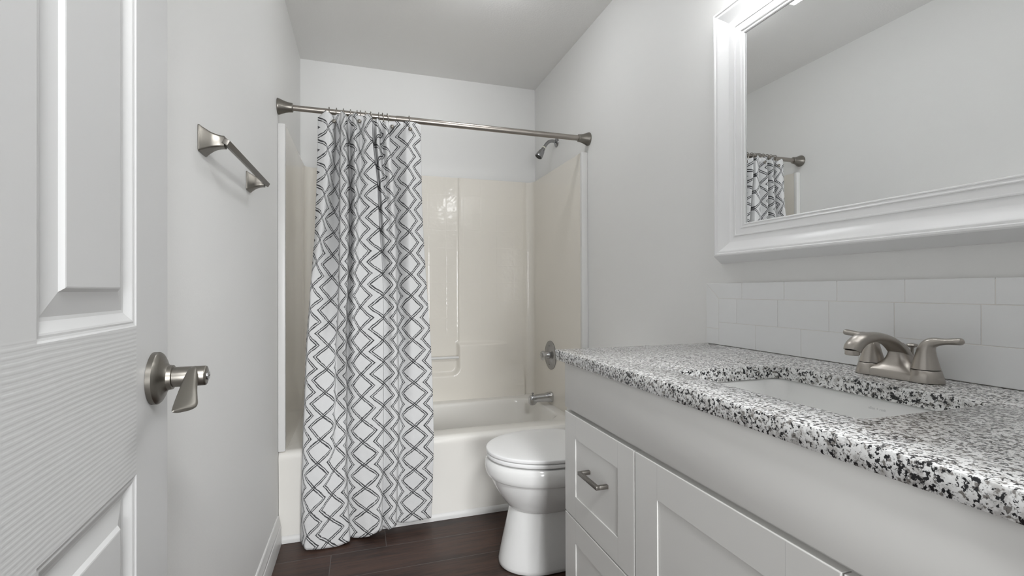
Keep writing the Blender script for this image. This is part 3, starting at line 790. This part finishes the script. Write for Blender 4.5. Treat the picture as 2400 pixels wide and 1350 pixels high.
secs = [(0.222, 0.566, 0.955, 0.100), (0.232, 0.552, 0.955, 0.118), (0.250, 0.538, 0.955, 0.134), (0.276, 0.520, 0.95, 0.151), (0.304, 0.502, 0.95, 0.166), (0.330, 0.489, 0.95, 0.176), (0.352, 0.481, 0.95, 0.182),
        (0.3545, 0.4725, 0.95, 0.190), (0.360, 0.467, 0.95, 0.194), (0.376, 0.462, 0.95, 0.197), (0.398, 0.460, 0.95, 0.198), (0.412, 0.463, 0.95, 0.196), (0.420, 0.470, 0.95, 0.190), (0.4215, 0.48, 0.94, 0.182)]
loft(bm, [egg(xf, xb, hw, z) for z, xf, xb, hw in secs])
part('bowl', bm, M['porcelain'], to, angle=40)
def slab(z0, z1, xf, xb, hw, r, dome=0.0):
    bm = NB(); rings = []
    for a in (0, 30, 60, 90):
        s = r * (1 - math.sin(R(a))); rings.append(egg(xf + s, xb - s, hw - s, z0 + r * (1 - math.cos(R(a)))))
    for a in (90, 60, 30, 0):
        s = r * (1 - math.sin(R(a))); rings.append(egg(xf + s, xb - s, hw - s, z1 - r * (1 - math.cos(R(a)))))
    for s in (0.03, 0.07, 0.11):
        rings.append(egg(xf + r + s, xb - r - s, hw - r - s, z1 + dome * (1 - (1 - s / 0.15) ** 2)))
    loft(bm, rings)
    return bm
part('seat', slab(0.4265, 0.4415, 0.467, 0.905, 0.193, 0.0045), M['seat'], to, angle=50)
part('lid', slab(0.4440, 0.4590, 0.465, 0.915, 0.195, 0.0045, 0.004), M['seat'], to, angle=50)
for y in (TY - 0.07, TY + 0.07):
    bm = NB(); box(bm, (0.908, y - 0.02, 0.4210), (0.932, y + 0.02, 0.455), 0.005)
    part('seat_hinge', bm, M['seat'], to)
for bx, by in ((0.80, TY - 0.15), (0.80, TY + 0.15)):
    bm = NB(); box(bm, (bx - 0.012, by - 0.006, 0.4150), (bx + 0.012, by + 0.006, 0.4270), 0.001)
    part('seat_bumper', bm, M['seat'], to)
bm = NB()
loft(bm, [rrect(0.950 - s, 1.118, TY - 0.205 - s, TY + 0.205 + s, 0.03, z, 6) for z, s in ((0.400, -0.02), (0.410, -0.006), (0.44, 0.0), (0.70, 0.008), (0.705, 0.006))])
part('tank', bm, M['porcelain'], to, angle=50)
bm = NB()
loft(bm, [rrect(0.934 - s, 1.121, TY - 0.222 - s, TY + 0.222 + s, 0.03, z, 6) for z, s in ((0.706, -0.006), (0.709, 0.0), (0.732, 0.0), (0.739, -0.004), (0.741, -0.012))])
part('tank_lid', bm, M['porcelain'], to, angle=50)
bm = NB(); box(bm, (0.88, TY - 0.10, 0.33), (0.96, TY + 0.10, 0.4205), 0.01)
part('tank_shelf', bm, M['porcelain'], to)
for y in (TY - 0.118, TY + 0.118):
    bm = NB(); lathe(bm, [(0.015, 0.0), (0.0145, 0.008), (0.009, 0.014), (0.002, 0.016)], (0.80, y, 0.006), (0, 0, 1), 20)
    part('bolt_cap', bm, M['seat'], to)

# ================================================================== vanity
CX, CZ = 0.563, 0.8985
van = thing('vanity_cabinet', 'white shaker style vanity cabinet under the granite worktop', 'vanity cabinet', (0.86, 0.68, 0))
bm = NB()
VY0, VY1, VX = 0.046, 1.318, 0.593
box(bm, (VX, VY1 - 0.016, 0.001), (1.119, VY1, 0.8672), 0.0008)
box(bm, (VX, VY0, 0.001), (1.119, VY0 + 0.016, 0.8672), 0.0008)
box(bm, (VX, VY0 + 0.016, 0.105), (VX + 0.018, VY1 - 0.016, 0.8672), 0.0008)
box(bm, (VX + 0.018, VY0 + 0.016, 0.105), (1.119, VY1 - 0.016, 0.121))
box(bm, (VX + 0.055, VY0 + 0.016, 0.001), (VX + 0.071, VY1 - 0.016, 0.105))
part('carcass', bm, M['cabinet'], van)
# false front board above the drawers
bm = NB(); box(bm, (0.5745, VY0 + 0.0, 0.7345), (VX - 0.0003, VY1 - 0.0285, 0.8668), 0.0012)
part('top_rail', bm, M['cabinet'], van)
def shaker(y0, y1, z0, z1, stile_y, stile_z, x0=0.5745, x1=0.5927):
    bm = NB(); D = 0.0028
    def ring(x, s, iy, iz): return [(x, y0 + iy + s, z0 + iz + s), (x, y1 - iy - s, z0 + iz + s), (x, y1 - iy - s, z1 - iz - s), (x, y0 + iy + s, z1 - iz - s)]
    loft(bm, [ring(x1, 0, 0, 0), ring(x0 + 0.0015, 0, 0, 0), ring(x0 + 0.0004, 0.0005, 0, 0), ring(x0, 0.0015, 0, 0),
              ring(x0, -0.0005, stile_y, stile_z), ring(x0 + 0.0006, 0.0, stile_y, stile_z), ring(x0 + D + 0.0010, 0.0, stile_y, stile_z),
              ring(x0 + D + 0.0010, 0.0012, stile_y, stile_z), ring(x0 + D, 0.0016, stile_y, stile_z)])
    # joints of stiles and rails
    for y in (y0 + stile_y, y1 - stile_y):
        for a, b in ((z0 + 0.002, z0 + stile_z), (z1 - stile_z, z1 - 0.002)):
            box(bm, (x0 - 0.00005, y - 0.0004, a), (x0 + 0.0002, y + 0.0004, b), mat=1)
    return bm
M['joint'] = plain('paint_joint', (0.60, 0.595, 0.58), 0.5)
def pull(parent, yc, zc, L=0.096, vertical=False):
    bm = NB(); s = 0.0048; hl = L / 2 + s
    def bx(a, b): box(bm, a, b, 0.0008)
    bx((0.5440, yc - hl, zc - s), (0.5536, yc + hl, zc + s))
    for y in (yc - hl, yc + hl - 2 * s): bx((0.5530, y, zc - s), (0.5818, y + 2 * s, zc + s))
    return part('handle', bm, M['dark_nickel'], parent, label='dark brushed nickel bar pull')
DR = [(0.9165, 1.2895), (0.0475, 0.4385)]
for y0, y1 in DR:
    for z0, z1 in ((0.4300, 0.7225), (0.1220, 0.4262)):
        d = part('drawer', shaker(y0, y1, z0, z1, 0.0705, 0.0645), [M['cabinet'], M['joint']], van, angle=20)
        pull(d, (y0 + y1) / 2 - 0.014, (z0 + z1) / 2 + 0.018)
d = part('door', shaker(0.4420, 0.9130, 0.1220, 0.7225, 0.082, 0.073), [M['cabinet'], M['joint']], van, angle=20)

# worktop with the sink cut-out
bm = NB()
def wr(i, z): return rrect(CX + i, 1.1215, 0.034 + i, 1.3335 - i, 0.002, z, 8)
def cut(i, z): return rrect(0.662 + i, 0.948 - i, 0.480 + i, 0.886 - i, 0.024, z, 8)
rings = [wr(0.001, 0.8680), wr(0.0, 0.8692), wr(0.0, 0.8960), wr(0.0008, 0.8978), wr(0.003, CZ), cut(-0.002, CZ), cut(-0.0006, 0.8979), cut(0, 0.8965), cut(0.0, 0.8685), cut(-0.001, 0.8680)]
vr = loft(bm, rings, cap0=False, cap1=False)
for i in range(len(vr[0])):
    j = (i + 1) % len(vr[0]); bm.faces.new((vr[-1][i], vr[-1][j], vr[0][j], vr[0][i]))
single('countertop', bm, M['granite'], 'black and white speckled granite worktop with sink cut-out', 'worktop', (0.84, 0.68, 0.868), angle=40)

si = thing('sink', 'white rectangular undermount sink set in the granite worktop', 'sink', (0.805, 0.683, 0.75))
bm = NB()
def sk(i, z, r=0.038): return rrect(0.656 + i, 0.954 - i, 0.474 + i, 0.892 - i, max(0.01, r), z, 8)
rings = [sk(0.05, 0.733, .03), sk(0.015, 0.742), sk(-0.006, 0.775), sk(-0.008, 0.857), sk(-0.022, 0.858, .05), sk(-0.022, 0.8675, .05), sk(-0.001, 0.8675), sk(0.000, 0.866), sk(0.002, 0.862),
         sk(0.010, 0.79, .045), sk(0.016, 0.765, .05), sk(0.028, 0.752, .055), sk(0.048, 0.746, .06), sk(0.12, 0.744, .02)]
loft(bm, rings)
part('bowl', bm, M['porcelain'], si, angle=60)
bm = NB(); lathe(bm, [(0.022, 0.0), (0.022, 0.0012), (0.016, 0.0025), (0.013, 0.0012)], (0.83, 0.683, 0.7442), (0, 0, 1), 32)
part('drain', bm, M['nickel'], si)
cu = bpy.data.curves.new('maker_mark', 'FONT'); cu.body = 'allen + roth'; cu.size = 0.0070; cu.align_x = 'CENTER'; cu.extrude = 0.00006; cu.resolution_u = 4
to_ = bpy.data.objects.new('text_tmp', cu); COL.objects.link(to_)
dg = bpy.context.evaluated_depsgraph_get(); me = bpy.data.meshes.new_from_object(to_.evaluated_get(dg))
bpy.data.objects.remove(to_)
mk = bpy.data.objects.new('maker_mark', me); COL.objects.link(mk); me.materials.clear(); me.materials.append(M['grey_mark'])
mk.parent = si
# on the wall side of the basin, facing the room: text runs towards -y, up is +z
mk.matrix_local = Matrix.Translation((0.9502 - 0.805, 0.657 - 0.683, 0.8455 - 0.75)) @ Matrix(((0, 0.110, -1, 0), (-1, 0, 0, 0), (0, 0.994, 0.110, 0), (0, 0, 0, 1)))
mk['label'] = 'small grey lettering'

# ------------------------------------------------------------------ faucet
FY, FX = 0.682, 1.045
fa = thing('faucet', 'brushed nickel two-handle faucet behind the sink', 'faucet', (FX, FY, CZ))
bm = NB()
def stad(hx, hy, z):
    pts = []
    for k in range(48):
        a = 2 * PI * k / 48; ca, sa = math.cos(a), math.sin(a)
        pts.append((FX + hx * math.copysign(abs(ca) ** 0.8, ca), FY + hy * math.copysign(abs(sa) ** 0.72, sa), CZ + z))
    return pts
def stad2(hx, hy, z, sh): return [(p[0] + sh, p[1], p[2]) for p in stad(hx, hy, z)]
mound = catmull([(0.0275, 0.0805, 0.0012, 0), (0.0272, 0.0800, 0.006, 0), (0.0255, 0.0760, 0.014, 0), (0.0225, 0.0560, 0.0205, 0.001), (0.0205, 0.0340, 0.028, 0.004), (0.0185, 0.0235, 0.040, 0.007),
                 (0.0175, 0.0175, 0.053, 0.006), (0.0180, 0.0140, 0.064, 0.000), (0.0170, 0.0105, 0.072, -0.008)], 34)
loft(bm, [stad2(*m_) for m_ in mound])
for s in (-1, 1):
    lathe(bm, [(0.0290, 0.0012), (0.0292, 0.003), (0.0270, 0.012), (0.0240, 0.0240), (0.0225, 0.0250)], (FX, FY + s * 0.0508, CZ), (0, 0, 1), 40)
part('base', bm, M['nickel'], fa, angle=50)
bm = NB()
path = catmull([(1.076, 0.0015, 0.010, 0.036), (1.072, 0.018, 0.0105, 0.0275), (1.056, 0.045, 0.0105, 0.0205), (1.025, 0.0725, 0.0098, 0.0175), (0.985, 0.0850, 0.0098, 0.0165), (0.946, 0.0820, 0.0112, 0.0158), (0.925, 0.0700, 0.0132, 0.0150), (0.9195, 0.0600, 0.0138, 0.0142)], 40)
rings = []
for i, (x, z, th, wy) in enumerate(path):
    a, b = path[max(0, i - 1)], path[min(len(path) - 1, i + 1)]
    tx, tz = b[0] - a[0], b[1] - a[1]; l = math.hypot(tx, tz); nx, nz = -tz / l, tx / l
    ring = []
    for k in range(28):
        an = 2 * PI * k / 28; ca, sa = math.cos(an), math.sin(an)
        cx, sy = math.copysign(abs(ca) ** 0.8, ca), math.copysign(abs(sa) ** 0.8, sa)
        ring.append((x + nx * th * cx, FY + wy * sy, CZ + z + nz * th * cx))
    rings.append(ring)
loft(bm, rings)
part('spout', bm, M['nickel'], fa, angle=55)
bm = NB(); lathe(bm, [(0.0120, 0.0), (0.0125, -0.001), (0.0125, -0.0085), (0.0110, -0.0100), (0.0095, -0.0090)], (0.9193, FY, CZ + 0.0618), (0, 0, 1), 32)
part('aerator', bm, M['nickel'], fa)
for s in (-1, 1):
    bm = NB()
    c = (FX, FY + s * 0.0508)
    pth = catmull([(0.0, 0.0262, 0.0230), (0.0, 0.0330, 0.0213), (0.0, 0.0440, 0.0186), (0.0003, 0.0550, 0.0161), (0.0018, 0.0655, 0.0140), (0.0068, 0.0745, 0.0116), (0.0150, 0.0792, 0.0093),
                   (0.0260, 0.0812, 0.0076), (0.0400, 0.0830, 0.0077), (0.0535, 0.0843, 0.0085), (0.0585, 0.0840, 0.0072), (0.0620, 0.0837, 0.0020)], 46)
    rings = []
    for i, (d, z, r) in enumerate(pth):
        a, b = pth[max(0, i - 1)], pth[min(len(pth) - 1, i + 1)]
        ty, tzz = b[0] - a[0], b[1] - a[1]; l = math.hypot(ty, tzz); ny, nz = -tzz / l, ty / l
        fl = 1.0 - 0.22 * sstep(0.015, 0.035, d)          # the lever is flatter than it is wide
        rings.append([(c[0] + r * math.cos(2 * PI * k / 28), c[1] + s * (d + ny * r * fl * math.sin(2 * PI * k / 28)), CZ + z + nz * r * fl * math.sin(2 * PI * k / 28)) for k in range(28)])
    loft(bm, rings)
    part('lever_handle', bm, M['nickel'], fa, angle=55)
bm = NB(); lathe(bm, [(0.003, 0.012), (0.003, 0.058), (0.0045, 0.060), (0.0095, 0.0625), (0.0105, 0.065), (0.0085, 0.0675), (0.003, 0.069)], (1.088, FY, CZ), (0, 0, 1), 24)
lathe(bm, [(0.0065, 0.0008), (0.0065, 0.012), (0.004, 0.013)], (1.088, FY, CZ), (0, 0, 1), 20)
part('lift_rod', bm, M['nickel'], fa)

# ------------------------------------------------------------------ tiled backsplash
bm = NB()
TX, TT = XR - 0.0005, 0.0085
G = 0.0007
box(bm, (TX - 0.0078, 0.034, CZ + 0.0012), (TX, 1.3260, 1.0985), mat=1)
def tile(y0, y1, z0, z1):
    y0, z0, y1, z1 = y0 + G, z0 + G, y1 - G, z1 - G
    if y1 - y0 > 0.004: box(bm, (TX - TT, y0, z0), (TX - 0.0055, y1, z1), 0.0004, 1)
ZR = [CZ + 0.0012, 0.9735, 1.0505, 1.1012]
YE = 1.268
for (z0, z1), off in (((ZR[0], ZR[1]), 1.1169), ((ZR[1], ZR[2]), 1.1903), ((ZR[2], ZR[3]), 1.1690)):
    js = [YE if z1 < 1.06 else 1.3268]
    y = off
    while y > 0.034: js.append(y); y -= 0.1524
    js.append(0.034)
    for a, b in zip(js, js[1:]): 
        if z1 > 1.06 and a > 1.3: continue
        tile(b, a, z0, z1)
tile(YE, 1.3268, ZR[0], 0.9515)
b = 0.0009
for poly in ([(1.3268 - G, 0.9515 + G), (1.3268 - G, 1.1012 - 2.4 * G), (YE + G, 1.0505 - 1.4 * G), (YE + G, 0.9515 + G)],
             [(1.1690 + G, 1.0505 + G), (1.1690 + G, 1.1012 - G), (1.3268 - 2.4 * G, 1.1012 - G), (YE - 1.0 * G, 1.0505 + G)]):
    prism(bm, poly, 'x', TX - TT, TX - 0.0055, 0.0009)
single('backsplash', bm, [M['tile'], M['grout']], 'white subway tile backsplash strip above the granite worktop', 'backsplash', (XR, 0.68, CZ + 0.001), smooth=False)

# ------------------------------------------------------------------ mirror
mi = thing('mirror', 'large rectangular mirror in a white moulded frame above the sink', 'mirror', (XR, 0.68, 1.57))
MY0, MY1, MZ0, MZ1 = 0.094, 1.266, 1.1645, 1.9780
prof = [(0.0, 0.0006), (0.001, 0.004), (0.0190, 0.0430), (0.0205, 0.0462), (0.0235, 0.0480), (0.0275, 0.0480), (0.0290, 0.0455), (0.0300, 0.0440), (0.0340, 0.0436)]
for k in range(0, 13):
    a = k / 12; prof.append((0.036 + 0.044 * a, 0.0425 - 0.0215 * math.sin(a * PI / 2) ** 0.9))
prof += [(0.0806, 0.0226), (0.0830, 0.0230), (0.0852, 0.0222), (0.0858, 0.0200), (0.1030, 0.0178), (0.1036, 0.0195), (0.1056, 0.0200), (0.1074, 0.0192), (0.1080, 0.0160), (0.1125, 0.0150),
         (0.1130, 0.0166), (0.1150, 0.0168), (0.1168, 0.0160), (0.1180, 0.0118)]
bm = NB()
loft(bm, [[(XR - d, MY0 + w, MZ0 + w), (XR - d, MY1 - w, MZ0 + w), (XR - d, MY1 - w, MZ1 - w), (XR - d, MY0 + w, MZ1 - w)] for w, d in prof], cap0=True, cap1=False)
part('frame', bm, M['frame'], mi, angle=28)
bm = NB(); w = 0.114
box(bm, (XR - 0.0112, MY0 + w, MZ0 + w), (XR - 0.006, MY1 - w, MZ1 - w))
part('glass', bm, M['mirror'], mi, label='silvered mirror glass', smooth=False)

# ------------------------------------------------------------------ vanity light above the mirror
li = thing('vanity_light', 'lit linear vanity light above the mirror', 'vanity light', (XR, 0.68, 2.05))
bm = NB(); box(bm, (XR - 0.028, 0.60, 2.020), (XR - 0.0005, 0.76, 2.120), 0.004)
part('backplate', bm, M['nickel'], li)
bm = NB()
for y in (0.64, 0.72): box(bm, (0.930, y - 0.006, 2.056), (XR - 0.026, y + 0.006, 2.068), 0.002)
box(bm, (0.914, 0.24, 2.052), (0.946, 1.125, 2.070), 0.003)
part('bracket', bm, M['nickel'], li)
bm = NB(); box(bm, (0.918, 0.215, 1.977), (0.942, 1.149, 2.0522), 0.005, 3)
part('diffuser', bm, M['lamp'], li, label='frosted lit diffuser bar')

CLX, CLY = 0.52, 1.90
cl = thing('ceiling_light', 'round flush ceiling lamp over the middle of the bathroom', 'ceiling light', (CLX, CLY, ZC))
bm = NB(); lathe(bm, [(0.098, 0.0005), (0.102, 0.004), (0.102, 0.016), (0.097, 0.020)], (CLX, CLY, ZC), (0, 0, -1), 40)
part('canopy', bm, M['nickel'], cl)
bm = NB(); lathe(bm, [(0.095, 0.0195), (0.095, 0.030), (0.092, 0.040), (0.080, 0.052), (0.068, 0.060), (0.040, 0.068), (0.015, 0.071)], (CLX, CLY, ZC), (0, 0, -1), 48)
part('dome', bm, M['ceiling_lamp'], cl, label='frosted lit glass dome', angle=60)
